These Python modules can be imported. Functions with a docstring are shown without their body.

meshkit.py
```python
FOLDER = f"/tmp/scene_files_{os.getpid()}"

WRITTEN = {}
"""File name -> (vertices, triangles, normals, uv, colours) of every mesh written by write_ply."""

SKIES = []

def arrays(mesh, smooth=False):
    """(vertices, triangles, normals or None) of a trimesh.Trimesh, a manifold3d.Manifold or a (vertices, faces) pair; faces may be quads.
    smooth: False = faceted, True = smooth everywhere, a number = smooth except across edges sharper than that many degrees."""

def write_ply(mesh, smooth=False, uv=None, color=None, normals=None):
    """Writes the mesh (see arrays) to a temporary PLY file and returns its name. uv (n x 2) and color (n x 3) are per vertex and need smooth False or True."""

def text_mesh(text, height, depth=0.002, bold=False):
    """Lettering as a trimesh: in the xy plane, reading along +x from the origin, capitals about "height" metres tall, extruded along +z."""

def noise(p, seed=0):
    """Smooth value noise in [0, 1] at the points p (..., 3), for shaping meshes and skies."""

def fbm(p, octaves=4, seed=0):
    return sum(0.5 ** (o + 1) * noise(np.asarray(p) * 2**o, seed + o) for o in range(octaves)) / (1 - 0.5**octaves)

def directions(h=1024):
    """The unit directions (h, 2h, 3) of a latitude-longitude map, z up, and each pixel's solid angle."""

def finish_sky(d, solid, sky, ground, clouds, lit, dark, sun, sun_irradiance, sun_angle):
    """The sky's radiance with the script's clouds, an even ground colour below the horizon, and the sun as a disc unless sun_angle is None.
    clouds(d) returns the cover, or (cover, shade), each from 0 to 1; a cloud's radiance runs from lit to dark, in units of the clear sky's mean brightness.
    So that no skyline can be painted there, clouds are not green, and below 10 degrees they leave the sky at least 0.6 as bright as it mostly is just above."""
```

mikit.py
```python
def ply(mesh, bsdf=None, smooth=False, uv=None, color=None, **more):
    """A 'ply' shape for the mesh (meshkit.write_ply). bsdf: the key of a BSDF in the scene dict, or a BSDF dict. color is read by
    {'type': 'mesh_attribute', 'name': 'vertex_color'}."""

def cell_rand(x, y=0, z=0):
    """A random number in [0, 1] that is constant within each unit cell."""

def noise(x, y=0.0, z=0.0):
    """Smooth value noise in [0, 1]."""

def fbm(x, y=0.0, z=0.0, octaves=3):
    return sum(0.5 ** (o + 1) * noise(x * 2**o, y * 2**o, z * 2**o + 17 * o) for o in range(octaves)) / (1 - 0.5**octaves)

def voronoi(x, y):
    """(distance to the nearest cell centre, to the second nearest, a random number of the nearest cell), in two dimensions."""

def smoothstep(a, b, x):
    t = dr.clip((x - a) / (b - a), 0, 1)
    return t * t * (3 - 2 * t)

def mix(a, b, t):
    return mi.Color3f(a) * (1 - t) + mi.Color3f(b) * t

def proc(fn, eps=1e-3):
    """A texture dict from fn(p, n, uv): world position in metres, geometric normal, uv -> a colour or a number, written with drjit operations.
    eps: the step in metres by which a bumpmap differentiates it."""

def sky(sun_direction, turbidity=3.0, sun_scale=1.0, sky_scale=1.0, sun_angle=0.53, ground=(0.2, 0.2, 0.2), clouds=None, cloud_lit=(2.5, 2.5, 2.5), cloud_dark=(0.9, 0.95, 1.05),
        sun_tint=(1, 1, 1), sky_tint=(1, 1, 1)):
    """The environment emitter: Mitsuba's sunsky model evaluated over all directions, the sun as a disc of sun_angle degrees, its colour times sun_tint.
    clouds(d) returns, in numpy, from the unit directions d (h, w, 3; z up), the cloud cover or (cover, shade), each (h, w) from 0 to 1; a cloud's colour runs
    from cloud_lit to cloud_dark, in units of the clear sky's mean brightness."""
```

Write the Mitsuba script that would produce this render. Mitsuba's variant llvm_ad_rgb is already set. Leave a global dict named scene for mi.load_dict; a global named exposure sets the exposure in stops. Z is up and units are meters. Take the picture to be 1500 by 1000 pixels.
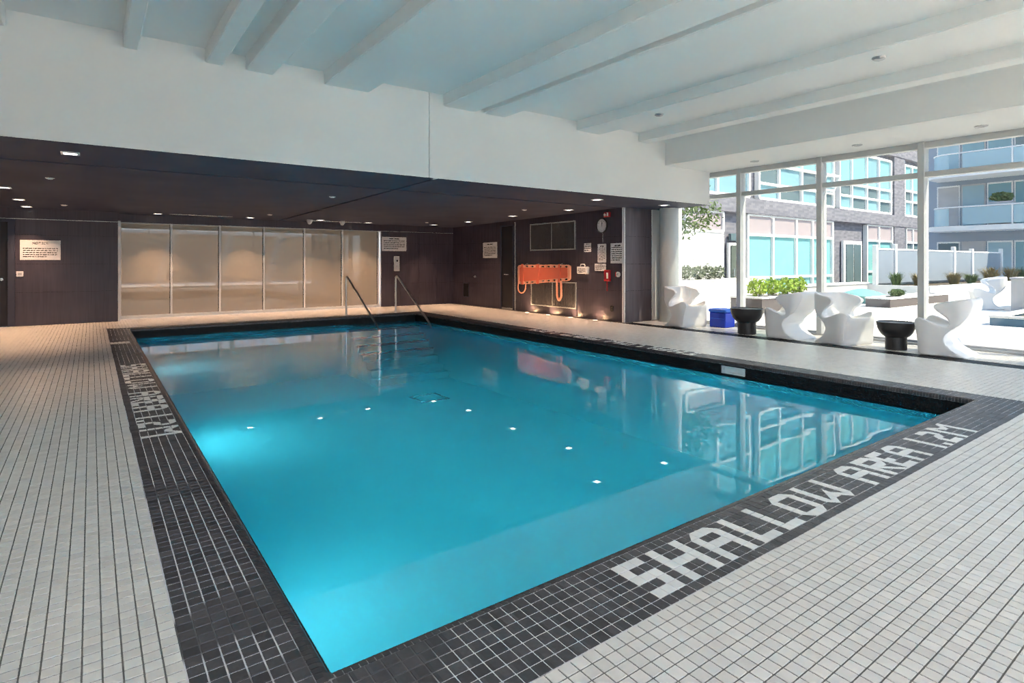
import math
import numpy as np, trimesh, manifold3d as m3, shapely.geometry as sg, shapely.ops as so
import mitsuba as mi, drjit as dr, mikit, meshkit
from mikit import proc, noise, fbm, cell_rand, smoothstep, mix

T = mi.ScalarTransform4f
scene, labels = {}, {}
# ------------------------------------------------------------------ camera, sky, sun, exposure
YAW, FPX, CAMH = 0.6313, 843.0, 1.3
FWD = (math.sin(YAW), math.cos(YAW))
scene['camera'] = {'type': 'perspective', 'fov': 2 * math.degrees(math.atan(750 / FPX)), 'fov_axis': 'x', 'near_clip': 0.05, 'far_clip': 500.0,
                   'principal_point_offset_x': 0.0, 'principal_point_offset_y': (500 - 384.3) / 1000,
                   'to_world': T().look_at(origin=[0, 0, CAMH], target=[FWD[0], FWD[1], CAMH], up=[0, 0, 1])}
SUN = np.array([0.30, -0.62, 0.80])


def cloud_cover(d):
    p = d / np.maximum(d[..., 2:3], 0.12)
    n = meshkit.fbm(np.stack([p[..., 0] * 0.9, p[..., 1] * 0.9, np.zeros_like(p[..., 0])], -1), 5, seed=4)
    return np.clip((n - 0.42) * 4.0, 0, 0.85)


scene['sky'] = mikit.sky(SUN, turbidity=3.5, sun_scale=0.7, sky_scale=1.0, ground=(0.35, 0.35, 0.35), clouds=cloud_cover,
                         cloud_lit=(2.0, 2.0, 2.0), cloud_dark=(1.0, 1.03, 1.08))
exposure = 4.6
DOWN_I, UP_I, POOL_L = 0.72, 0.06, 16.0     # downlight, wall-uplight intensities; underwater lamp radiance


# ------------------------------------------------------------------ helpers
def numbered(name):
    if name not in labels and name not in scene and not any(k.startswith(name + '__') for k in scene):
        return name
    i = 1
    while f'{name}_{i:03d}' in labels or f'{name}_{i:03d}' in scene:
        i += 1
    return f'{name}_{i:03d}'


_count = {}


def thing(name, label, cat, group=None):
    key = numbered(name)
    labels[key] = {'label': label, 'category': cat}
    if group:
        labels[key]['group'] = group
    return key


def solo(name, mesh, bsdf, label, cat, group=None, smooth=False, kind=None, **kw):
    key = thing(name, label, cat, group)
    if kind:
        labels[key]['kind'] = kind
    scene[key] = mikit.ply(mesh, bsdf, smooth, **kw)
    return key


def struct(name, mesh=None, bsdf=None, smooth=False, label=None):
    labels[name] = {'kind': 'structure'}
    if label:
        labels[name]['label'] = label
    if mesh is not None:
        scene[name] = mikit.ply(mesh, bsdf, smooth)
    return name


def part(parent, name, mesh, bsdf, smooth=False, label=None, kind=None, **kw):
    base = f'{parent}__{name}'
    n = _count.get(base, 0)
    _count[base] = n + 1
    key = base if n == 0 else f'{base}_{n:03d}'
    scene[key] = mesh if isinstance(mesh, dict) else mikit.ply(mesh, bsdf, smooth, **kw)
    if label or kind:
        labels[key] = {}
        if label:
            labels[key]['label'] = label
        if kind:
            labels[key]['kind'] = kind
    return key


def box(x0, x1, y0, y1, z0, z1):
    m = trimesh.creation.box([abs(x1 - x0), abs(y1 - y0), abs(z1 - z0)])
    m.apply_translation([(x0 + x1) / 2, (y0 + y1) / 2, (z0 + z1) / 2])
    return m


def cat(*ms):
    return trimesh.util.concatenate(list(ms))


def bev(x0, x1, y0, y1, z0, z1, r=0.006):
    """Box with chamfered edges."""
    r = min(r, abs(x1 - x0) * .45, abs(y1 - y0) * .45, abs(z1 - z0) * .45)
    pts = []
    for sx in (x0, x1):
        for sy in (y0, y1):
            for sz in (z0, z1):
                ix, iy, iz = (r if s == a else -r for s, a in ((sx, x0), (sy, y0), (sz, z0)))
                pts += [[sx, sy + iy, sz + iz], [sx + ix, sy, sz + iz], [sx + ix, sy + iy, sz]]
    return trimesh.convex.convex_hull(np.array(pts))


def wall(mesh, kind, a, z, off):
    """Local x right, y up, z out of the wall. kind 'y': wall facing -Y at y=off, a is X. kind 'x': wall facing -X at x=off, a is Y."""
    M = np.eye(4)
    if kind == 'y':
        M[:3, :3] = np.array([[1, 0, 0], [0, 0, -1], [0, 1, 0]])
        M[:3, 3] = [a, off, z]
    else:
        M[:3, :3] = np.array([[0, 0, -1], [-1, 0, 0], [0, 1, 0]])
        M[:3, 3] = [off, a, z]
    m = mesh.copy()
    m.apply_transform(M)
    return m


def extr(poly, h):
    polys = list(poly.geoms) if hasattr(poly, 'geoms') else [poly]
    return cat(*[trimesh.creation.extrude_polygon(p, h, engine='earcut') for p in polys])


def tube(pts, r, n=12, cap=True):
    p = np.array(pts, float)
    t = np.gradient(p, axis=0)
    t /= np.linalg.norm(t, axis=1, keepdims=True)
    a0 = np.cross(t[0], [1., 0, 0] if abs(t[0, 0]) < .8 else [0, 0, 1.])
    a = []
    for u in t:                                    # carry the frame along the path
        a0 = a0 - u * (a0 @ u)
        a0 = a0 / np.linalg.norm(a0)
        a.append(a0)
    a = np.array(a)
    b = np.cross(t, a)
    an = np.arange(n) * 2 * np.pi / n
    r = np.broadcast_to(r, (len(p),))
    v = p[:, None] + r[:, None, None] * (np.cos(an)[None, :, None] * a[:, None] + np.sin(an)[None, :, None] * b[:, None])
    f = []
    for i in range(len(p) - 1):
        for j in range(n):
            k = (j + 1) % n
            f += [[i * n + j, i * n + k, (i + 1) * n + k], [i * n + j, (i + 1) * n + k, (i + 1) * n + j]]
    v = v.reshape(-1, 3)
    if cap:
        v = np.vstack([v, p[0], p[-1]])
        for j in range(n):
            k = (j + 1) % n
            f += [[len(v) - 2, k, j], [len(v) - 1, (len(p) - 1) * n + j, (len(p) - 1) * n + k]]
    m = trimesh.Trimesh(v, f, process=False)
    m.fix_normals()
    return m


def round_path(pts, r, n=6):
    pts = [np.array(p, float) for p in pts]
    out = [pts[0]]
    for a, b, c in zip(pts, pts[1:], pts[2:]):
        u, w = (a - b) / np.linalg.norm(a - b), (c - b) / np.linalg.norm(c - b)
        p0, p1 = b + u * r, b + w * r
        for t in np.linspace(0, 1, n):
            out.append((1 - t) ** 2 * p0 + 2 * t * (1 - t) * b + t * t * p1)
    return np.array(out + [pts[-1]])


def lathe(prof, n=32):
    return trimesh.creation.revolve(np.array(prof, float), sections=n)


# ------------------------------------------------------------------ materials
def mat(name, color, rough=0.6, spec=0.5, metallic=0.0, **kw):
    c = color if isinstance(color, dict) else {'type': 'rgb', 'value': list(color)}
    b = {'type': 'principled', 'base_color': c, 'roughness': rough, 'specular': spec, 'metallic': metallic, **kw}
    scene[name] = {'type': 'twosided', 'bsdf': b}
    return name


def diffuse(name, color):
    c = color if isinstance(color, dict) else {'type': 'rgb', 'value': list(color)}
    scene[name] = {'type': 'twosided', 'bsdf': {'type': 'diffuse', 'reflectance': c}}
    return name


P = 0.0535
diffuse('mat_plaster', proc(lambda p, n, uv: mix((.72, .735, .73), (.755, .765, .76), fbm(p.x * .8, p.y * .8, p.z * .8))))
mat('mat_white_tile', proc(lambda p, n, uv: mix((.67, .64, .60), (.75, .72, .68), cell_rand(dr.floor((p.x - .243) / P), dr.floor((p.y - 1.4075) / P))) * (0.94 + .06 * fbm(p.x * 60, p.y * 60))), 0.22, 0.5)
mat('mat_dark_tile', proc(lambda p, n, uv: mix((.044, .040, .044), (.082, .075, .082), cell_rand(dr.floor((p.x - .243) / P), dr.floor((p.y - 1.4075) / P), 3)) * (0.85 + .3 * fbm(p.x * 90, p.y * 90))), 0.32, 0.5)
mat('mat_bullnose', proc(lambda p, n, uv: mix((.035, .032, .036), (.062, .055, .060), cell_rand(dr.floor((p.x - .243) / P * 2), dr.floor((p.y - 1.4075) / P * 2), 5))), 0.25, 0.5)
mat('mat_wall_tile', (.010, .010, .012), 0.5, 0.25)
mat('mat_letter_tile', (.74, .73, .71), 0.25, 0.5)


def _grout(p, n, uv):
    band = (p.x > .235) & (p.x < 7.06) & (p.y > 1.40) & (p.y < 13.81)
    stain = 0.7 + .5 * fbm(p.x * 3, p.y * 3)
    return dr.select(band, mi.Color3f(.62, .60, .62) * dr.clip(smoothstep(.30, .44, fbm(p.x * 2.6, p.y * 2.6)) + .18, 0, 1), mi.Color3f(.16, .15, .14) * stain)


mat('mat_grout', proc(_grout), 0.8, 0.2)


def _stone(p, n, uv):
    h = p.x + p.y
    g = fbm(h * 40, 3.0, p.z * 1.5) * .5 + fbm(h * 2.0, 1.0, p.z * 2) * .5
    return mix((.032, .026, .040), (.078, .066, .090), g)


mat('mat_dark_stone', proc(_stone), 0.38, 0.5)
mat('mat_end_stone', proc(lambda p, n, uv: mix((.085, .072, .088), (.13, .115, .135), fbm(p.x * 14, 2.0, p.z * 1.2))), 0.4, 0.5)
mat('mat_dark_joint', (.012, .011, .013), 0.7)
mat('mat_dark_ceiling', proc(lambda p, n, uv: mix((.040, .045, .072), (.056, .062, .094), fbm(p.x * 1.5, p.y * 1.5))), 0.6, 0.35)
mat('mat_dark_door', (.016, .016, .022), 0.45)
mat('mat_white_metal', (.74, .75, .75), 0.35)
mat('mat_grey_metal', (.42, .43, .44), 0.35, metallic=0.4)
mat('mat_window_metal', (.46, .47, .47), 0.4)
mat('mat_column', (.46, .49, .50), 0.45)
mat('mat_steel', (.72, .72, .73), 0.16, metallic=1.0)
mat('mat_black', (.012, .012, .013), 0.4)
mat('mat_charcoal', (.030, .028, .028), 0.35)
mat('mat_sign', (.72, .71, .72), 0.4)
mat('mat_ink', (.03, .03, .035), 0.6)
mat('mat_red', (.45, .02, .03), 0.4)
mat('mat_orange', (.74, .17, .10), 0.42)
mat('mat_orange_pale', (.82, .40, .28), 0.5)
mat('mat_chair', (.80, .80, .80), 0.30)
mat('mat_blue', (.006, .035, .42), 0.35)
mat('mat_blue_lid', (.02, .11, .55), 0.35)
scene['mat_panel_glass'] = {'type': 'twosided', 'bsdf': {'type': 'plastic', 'int_ior': 1.75, 'diffuse_reflectance': {'type': 'rgb', 'value': [.42, .375, .31]}}}
scene['mat_glass'] = {'type': 'thindielectric', 'int_ior': 1.5, 'specular_transmittance': {'type': 'rgb', 'value': [.60, .63, .63]}}
scene['mat_clear_glass'] = {'type': 'thindielectric', 'int_ior': 1.5, 'specular_transmittance': {'type': 'rgb', 'value': [.96, .98, .98]}}
scene['mat_water'] = {'type': 'dielectric', 'int_ior': 1.33, 'ext_ior': 1.0, 'specular_transmittance': {'type': 'rgb', 'value': [.50, .935, .972]}}
mat('mat_pool_plaster', proc(lambda p, n, uv: mix((.135, .67, .79), (.175, .73, .85), fbm(p.x * 1.2, p.y * 1.2, p.z))), 0.7, 0.3)
mat('mat_pool_trim', (.03, .12, .20), 0.4)
mat('mat_paving', proc(lambda p, n, uv: mix((.55, .53, .50), (.66, .64, .61), fbm(p.x * 1.5, p.y * 1.5))), 0.8, 0.2)
mat('mat_white_wall', (.72, .72, .71), 0.7)
mat('mat_concrete', proc(lambda p, n, uv: mix((.40, .39, .39), (.50, .49, .49), fbm(p.x * 2, p.y * 2, p.z * 2))), 0.8, 0.2)
mat('mat_shade_stone', (.11, .095, .095), 0.8)
mat('mat_brick', proc(lambda p, n, uv: mix((.16, .16, .19), (.23, .225, .26), cell_rand(dr.floor(p.x * 4.4 + .5 * dr.floor(p.z * 13)), dr.floor(p.y * 4.4), dr.floor(p.z * 13)))), 0.8, 0.2)
mat('mat_pink_panel', (.36, .31, .33), 0.6)
mat('mat_teal_pane', (.21, .46, .47), 0.12, 0.6)
mat('mat_teal_dark', (.11, .16, .18), 0.10, 0.6)
mat('mat_teal_mid', (.20, .36, .41), 0.10, 0.6)
mat('mat_door_olive', (.10, .12, .10), 0.3)
mat('mat_frosted', (.24, .28, .34), 0.25, 0.5)
mat('mat_rail_glass', (.32, .46, .52), 0.12, 0.6)
mat('mat_blue_grey', (.26, .31, .38), 0.5)
mat('mat_turquoise', (.17, .37, .38), 0.5)
mat('mat_bluestone', (.09, .17, .25), 0.6)
mat('mat_bark', (.09, .07, .05), 0.9)
mat('mat_tan', (.55, .40, .28), 0.8)
for nm, c1, c2 in (('mat_leaf', (.06, .11, .04), (.15, .20, .07)), ('mat_leaf_bright', (.20, .33, .04), (.38, .50, .08)), ('mat_leaf_dry', (.17, .13, .06), (.26, .22, .10)), ('mat_leaf_grey', (.12, .15, .10), (.23, .26, .18))):
    mat(nm, proc(lambda p, n, uv, c1=c1, c2=c2: mix(c1, c2, noise(p.x * 14, p.y * 14, p.z * 14))), 0.6, 0.3)


def emit(rgb, weight=.15):
    return {'type': 'area', 'radiance': {'type': 'rgb', 'value': list(rgb)}, 'sampling_weight': weight}


# ------------------------------------------------------------------ floor, tiles, lettering
LIPX0, LIPX1, LIPY0, LIPY1 = 0.62, 6.75, 1.83, 13.50          # opening of the pool at the coping's lip
BX0, BX1, BY0, BY1 = 0.243, 7.0575, 1.4075, 13.80              # outer edge of the dark band
TR0, TR1 = 9.17, 9.49                                         # slot drain by the windows
WINX = 10.62
outer = sg.box(-2.6, -2.6, WINX + .1, 15.95)
hole = sg.box(.572, 1.79, 6.782, LIPY1 + .032)
trench = sg.box(TR0, -2.5, TR1, 8.55)
fl = extr(outer.difference(hole).difference(trench), 0.25)
fl.apply_translation([0, 0, -0.2526])
struct('floor', fl, 'mat_grout')
part('floor', 'slot_drain', box(TR0 + .001, TR1 - .001, -2.5, 8.55, -.06, -.03), 'mat_black', label='dark slot drain in front of the windows')
grate = [box(TR0 + .004 + k * .0192, TR0 + .016 + k * .0192, -2.5, 8.55, -.03, -.004) for k in range(16)]
part('floor', 'drain_grate', cat(*grate), 'mat_black', kind='stuff')


def tile_unit(w, d, h=.0035, c=.0013):
    """Top of a tile, its lower left corner at the origin, top at z=0."""
    v = np.array([[0, 0, -h], [w, 0, -h], [w, d, -h], [0, d, -h], [c, c, 0], [w - c, c, 0], [w - c, d - c, 0], [c, d - c, 0]])
    f = np.array([[4, 5, 6], [4, 6, 7], [0, 1, 5], [0, 5, 4], [1, 2, 6], [1, 6, 5], [2, 3, 7], [2, 7, 6], [3, 0, 4], [3, 4, 7]])
    return v, f


J = 0.0042
FULL = mikit.ply(tile_unit(P - J, P - J), 'mat_white_tile')
FULL_DARK = {**FULL, 'bsdf': {'type': 'ref', 'id': 'mat_dark_tile'}}
FULL_LET = {**FULL, 'bsdf': {'type': 'ref', 'id': 'mat_letter_tile'}}
rng = np.random.default_rng(5)


def grid(x0, x1, y0, y1, ax, ay):
    """Tiles (x, y, w, d) that fill a rectangle, the grid passing through ax, ay; cut tiles at the rims."""
    def cuts(a, lo, hi):
        k0, k1 = math.floor((lo - a) / P + 1e-6), math.ceil((hi - a) / P - 1e-6)
        e = np.clip(a + P * np.arange(k0, k1 + 1), lo, hi)
        return [(s, t - s) for s, t in zip(e, e[1:]) if t - s > .012]
    return np.array([(x, y, w, d) for x, w in cuts(ax, x0, x1) for y, d in cuts(ay, y0, y1)])


def tiles_mesh(t):
    c, h = .0013, .0035
    n = len(t)
    x, y, w, d = t[:, 0] + J / 2, t[:, 1] + J / 2, t[:, 2] - J, t[:, 3] - J
    zt = rng.uniform(-.0005, 0.0, n)
    v = np.zeros((n, 8, 3))
    for k, (sx, sy) in enumerate(((0, 0), (1, 0), (1, 1), (0, 1))):
        v[:, k] = np.stack([x + sx * w, y + sy * d, np.full(n, -h)], 1)
        v[:, k + 4] = np.stack([x + (w - c if sx else c), y + (d - c if sy else c), zt], 1)
    f = tile_unit(1, 1)[1][None] + (np.arange(n) * 8)[:, None, None]
    return v.reshape(-1, 3), f.reshape(-1, 3)


def in_view(x, y):
    """Rough size order: distance from the standpoint, only what a look ahead takes in."""
    f = x * FWD[0] + y * FWD[1]
    l = x * FWD[1] - y * FWD[0]
    ok = (f > .3) & (np.abs(l) < .93 * f) & (1.3 / f * 843 < 630)
    return np.where(ok, np.hypot(x, y), 1e3 + np.hypot(x, y))


def lay(holder, name, tiles, shared, bsdf, keep=300):
    full = (np.abs(tiles[:, 2] - P) < 1e-4) & (np.abs(tiles[:, 3] - P) < 1e-4)
    size = in_view(tiles[:, 0] + P / 2, tiles[:, 1] + P / 2) + np.where(full, 0, 1e4)
    order = np.argsort(size, kind='stable')
    for i in order[:keep]:
        part(holder, name, {**shared, 'to_world': T().translate([tiles[i, 0] + J / 2, tiles[i, 1] + J / 2, float(rng.uniform(-.0005, 0))])}, None)
    if len(order) > keep:
        part(holder, name + '_field', tiles_mesh(tiles[order[keep:]]), bsdf, kind='stuff')


white = np.vstack([grid(-2.6, BX0, BY0, 15.4, BX0, BY0), grid(-2.6, BX1, -1.2, BY0, BX0, BY0), grid(BX1, TR0, -1.2, 15.9, BX1, BY0),
                   grid(BX0, BX1, BY1, 15.9, BX0, BY1), grid(TR1, WINX - .1, -1.2, 8.55, TR1, BY0)])
lay('floor', 'white_tile', white, FULL, 'mat_white_tile')

GLYPH = {'S': ['###', '#..', '###', '..#', '###'], 'H': ['#..#', '#..#', '####', '#..#', '#..#'], 'A': ['a##b', '#..#', '####', '#..#', '#..#'],
         'L': ['#..', '#..', '#..', '#..', '###'], 'O': ['a##b', '#..#', '#..#', '#..#', 'c##d'], 'W': ['#...#', '#...#', '#.a.#', '#a#b#', 'cd.cd'],
         'R': ['###b', '#..#', '###d', '#cb.', '#.cb'], 'E': ['###', '#..', '##.', '#..', '###'], '1': ['#'] * 5, '.': ['.', '.', '.', '.', '#'],
         '2': ['##b', '..#', 'a#d', '#..', '###'], 'M': ['#b.a#', '#c#d#', '#...#', '#...#', '#...#']}
TEXT = [('S', 0), ('H', 4), ('A', 9), ('L', 14), ('L', 18), ('O', 22), ('W', 27), ('A', 36), ('R', 41), ('E', 45), ('A', 49), ('1', 57), ('.', 59), ('2', 61), ('M', 65)]
cells = {}
for ch, c0 in TEXT:
    for r, row in enumerate(GLYPH[ch]):
        for c, k in enumerate(row):
            if k != '.' or (ch == '.' and r == 4):
                if k != '.':
                    cells[(c0 + c, 4 - r)] = k


def tri_tile(corner):
    """Half tile: corner is where the filled right angle sits, as signs."""
    w = P - J
    sx, sy = corner
    q = np.array([[0, 0], [w, 0], [w, w], [0, w]])
    keep = [i for i, (a, b) in enumerate(((0, 0), (1, 0), (1, 1), (0, 1))) if not (a != sx and b != sy)]
    poly = sg.Polygon(q[keep])
    m = extr(poly, .0035)
    m.apply_translation([0, 0, -.0035])
    return m


TRI = {(sx, sy): tri_tile((sx, sy)) for sx in (0, 1) for sy in (0, 1)}
TRI_L = {k: mikit.ply(v, 'mat_letter_tile') for k, v in TRI.items()}
TRI_D = {k: {**v, 'bsdf': {'type': 'ref', 'id': 'mat_dark_tile'}} for k, v in TRI_L.items()}
FILL = {'a': (1, 0), 'b': (0, 0), 'c': (1, 1), 'd': (0, 1)}     # (right, up) side of the letter that is filled


def put_text(fn, loose):
    """fn(col, row) -> lower left world corner and the rotation of (right, up) into world signs."""
    taken, far = set(), []
    for (c, r), k in sorted(cells.items()):
        x, y, turn = fn(c, r)
        taken.add((round(x / 1e-3), round(y / 1e-3)))
        at = T().translate([x + J / 2, y + J / 2, 0])
        if k == '#':
            if loose:
                far.append((x, y, P, P))
            else:
                part('floor', 'letter_tile', {**FULL_LET, 'to_world': at}, None)
        else:
            co = turn(FILL[k])
            op = (1 - co[0], 1 - co[1])
            if loose:
                m = TRI[co].copy(); m.apply_translation([x + J / 2, y + J / 2, 0]); LOOSE.append(m)
            else:
                part('floor', 'letter_tile', {**TRI_L[co], 'to_world': at}, None)
                part('floor', 'cut_dark_tile', {**TRI_D[op], 'to_world': at}, None)
    if far:
        LOOSE.append(trimesh.Trimesh(*tiles_mesh(np.array(far)), process=False))
    return taken


LOOSE = []
YS = 1.782
LX, LY = BX0 + P, YS + 131 * P        # left text: first column's far edge
RX_, RY_ = BX1, YS + 61 * P
NX, NY = BX0 + 28.73 * P, BY0 + P
NX = BX0 + 29 * P - 0.0145
taken = set()
taken |= put_text(lambda c, r: (NX + c * P, NY + r * P, lambda s: s), False)
taken |= put_text(lambda c, r: (LX + r * P, LY - (c + 1) * P, lambda s: (s[1], 1 - s[0])), False)
taken |= put_text(lambda c, r: (RX_ - (r + 1) * P, RY_ + c * P, lambda s: (1 - s[1], s[0])), True)
part('floor', 'letter_tile_field', cat(*LOOSE), 'mat_letter_tile', kind='stuff')
dark = np.vstack([grid(BX0, BX1, BY0, YS, NX, BY0), grid(BX0, .564, YS, BY1, BX0, YS), grid(6.79, BX1, YS, BY1, BX1, YS), grid(.564, 6.79, LIPY1 + .04, BY1, BX0, BY1)])
dark = np.array([t for t in dark if (round(t[0] / 1e-3), round(t[1] / 1e-3)) not in taken])
# white bar across the left band and across the right one
bar = [t for t in dark if t[0] < .56 and t[1] > 3 and abs(t[1] + P / 2 - 11.28) < 2.5 * P]
dark = np.array([t for t in dark if not (t[0] < .56 and t[1] > 3 and abs(t[1] + P / 2 - 11.28) < 2.5 * P) or t[0] > .46])
for t in bar:
    if t[0] <= .46:
        part('floor', 'marker_tile', {**FULL_LET, 'to_world': T().translate([t[0] + J / 2, t[1] + J / 2, 0])}, None)
lay('floor', 'dark_tile', dark, FULL_DARK, 'mat_dark_tile')

# ------------------------------------------------------------------ swimming pool
pool = thing('swimming_pool', 'long rectangular swimming pool edged with dark mosaic, lit from under the water', 'swimming pool')
WZ, FZ = -0.19, -1.39
b = 0.012
bx0, bx1, by0, by1 = LIPX0 + b, LIPX1 + b, LIPY0 + b, LIPY1 - b
bx0, bx1, by0, by1 = LIPX0 + .006, LIPX1 + .02, LIPY0 + .006, LIPY1 + .01
t = .15
basin = [box(bx0 - t, bx1 + t, by0 - t, by1 + t, FZ - .2, FZ), box(bx0 - t, bx0, by0 - t, by1 + t, FZ, -.26), box(bx1, bx1 + t, by0 - t, by1 + t, FZ, -.26),
         box(bx0, bx1, by0 - t, by0, FZ, -.26), box(bx0, bx1, by1, by1 + t, FZ, -.26)]
part(pool, 'basin', cat(*basin), 'mat_pool_plaster', label='pale blue plastered basin')
p2 = P / 2
J2 = .0025


def wall_tiles(axis, fixed, sign, lo, hi):
    """Small dark tiles on the basin's inner walls from the lip to below the water."""
    out, n = [], int((hi - lo) / p2)
    for r in range(9):
        z1 = -.03 - r * p2
        for k in range(n):
            a = lo + k * p2
            out.append((a, z1))
    o = np.array(out)
    m = len(o)
    w = p2 - J2
    v = np.zeros((m, 8, 3))
    for k, (sa, sz) in enumerate(((0, 0), (1, 0), (1, 1), (0, 1))):
        for lay_, dep, c in ((k, .000, 0), (k + 4, .003, .0008)):
            a = o[:, 0] + J2 / 2 + (w - c if sa else c)
            z = o[:, 1] - J2 / 2 - (w - c if not sz else c)
            q = np.full(m, fixed + sign * dep)
            v[:, lay_] = np.stack([q, a, z], 1) if axis == 'x' else np.stack([a, q, z], 1)
    f = tile_unit(1, 1)[1][None] + (np.arange(m) * 8)[:, None, None]
    return trimesh.Trimesh(v.reshape(-1, 3), f.reshape(-1, 3), process=False)


band = [box(bx0 - t, bx0 - .001, by0 - t, by1 + t, -.262, -.03), box(bx1 + .001, bx1 + t, by0 - t, by1 + t, -.262, -.03), box(bx0, bx1, by0 - t, by0 - .001, -.262, -.03), box(bx0, bx1, by1 + .001, by1 + t, -.262, -.03)]
part(pool, 'waterline_band', cat(*band), 'mat_dark_joint')
part(pool, 'waterline_tile_field', cat(wall_tiles('x', bx1 + .001, -1, by0, by1), wall_tiles('y', by1 + .001, -1, bx0, bx1), wall_tiles('x', bx0 - .001, 1, by0, by1), wall_tiles('y', by0 - .001, 1, bx0, bx1)), 'mat_wall_tile', kind='stuff', label='small dark tiles along the waterline')


def bull(length, width):
    """One bullnose tile: runs along local y over length, from local x=0 (deck) to x=width (lip)."""
    pr = [(0, -.012), (0, 0), (width * .35, 0)]
    for a in np.linspace(0, 1, 6)[1:]:
        pr.append((width * .35 + (width * .65) * math.sin(a * math.pi / 2), -.032 * (1 - math.cos(a * math.pi / 2))))
    pr += [(width, -.045), (width - .02, -.045)]
    m = extr(sg.Polygon(pr), length)
    m.apply_transform(np.array([[1, 0, 0, 0], [0, 0, -1, length], [0, 1, 0, 0], [0, 0, 0, 1]], float))
    return m


pieces = []      # (distance, width, x, y, angle)
BL = p2 - .003
for k in range(int((LIPY1 - YS) / p2)):
    y = YS + k * p2 + .0015
    pieces.append((in_view(np.array(LIPX0), np.array(y)), 'L', y))
    pieces.append((in_view(np.array(LIPX1), np.array(y)), 'R', y))
for k in range(int((LIPX1 - LIPX0) / p2)):
    x = LIPX0 + k * p2 + .0015
    pieces.append((in_view(np.array(x), np.array(LIPY0)), 'N', x))
    pieces.append((in_view(np.array(x), np.array(LIPY1)), 'F', x))
BW = {'L': LIPX0 - .564 - .001, 'R': 6.79 - LIPX1 - .001, 'N': LIPY0 - YS - .001, 'F': .039}
BM = {k: bull(BL, w) for k, w in BW.items()}
BP = {k: mikit.ply(m, 'mat_bullnose', 35) for k, m in BM.items()}


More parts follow.
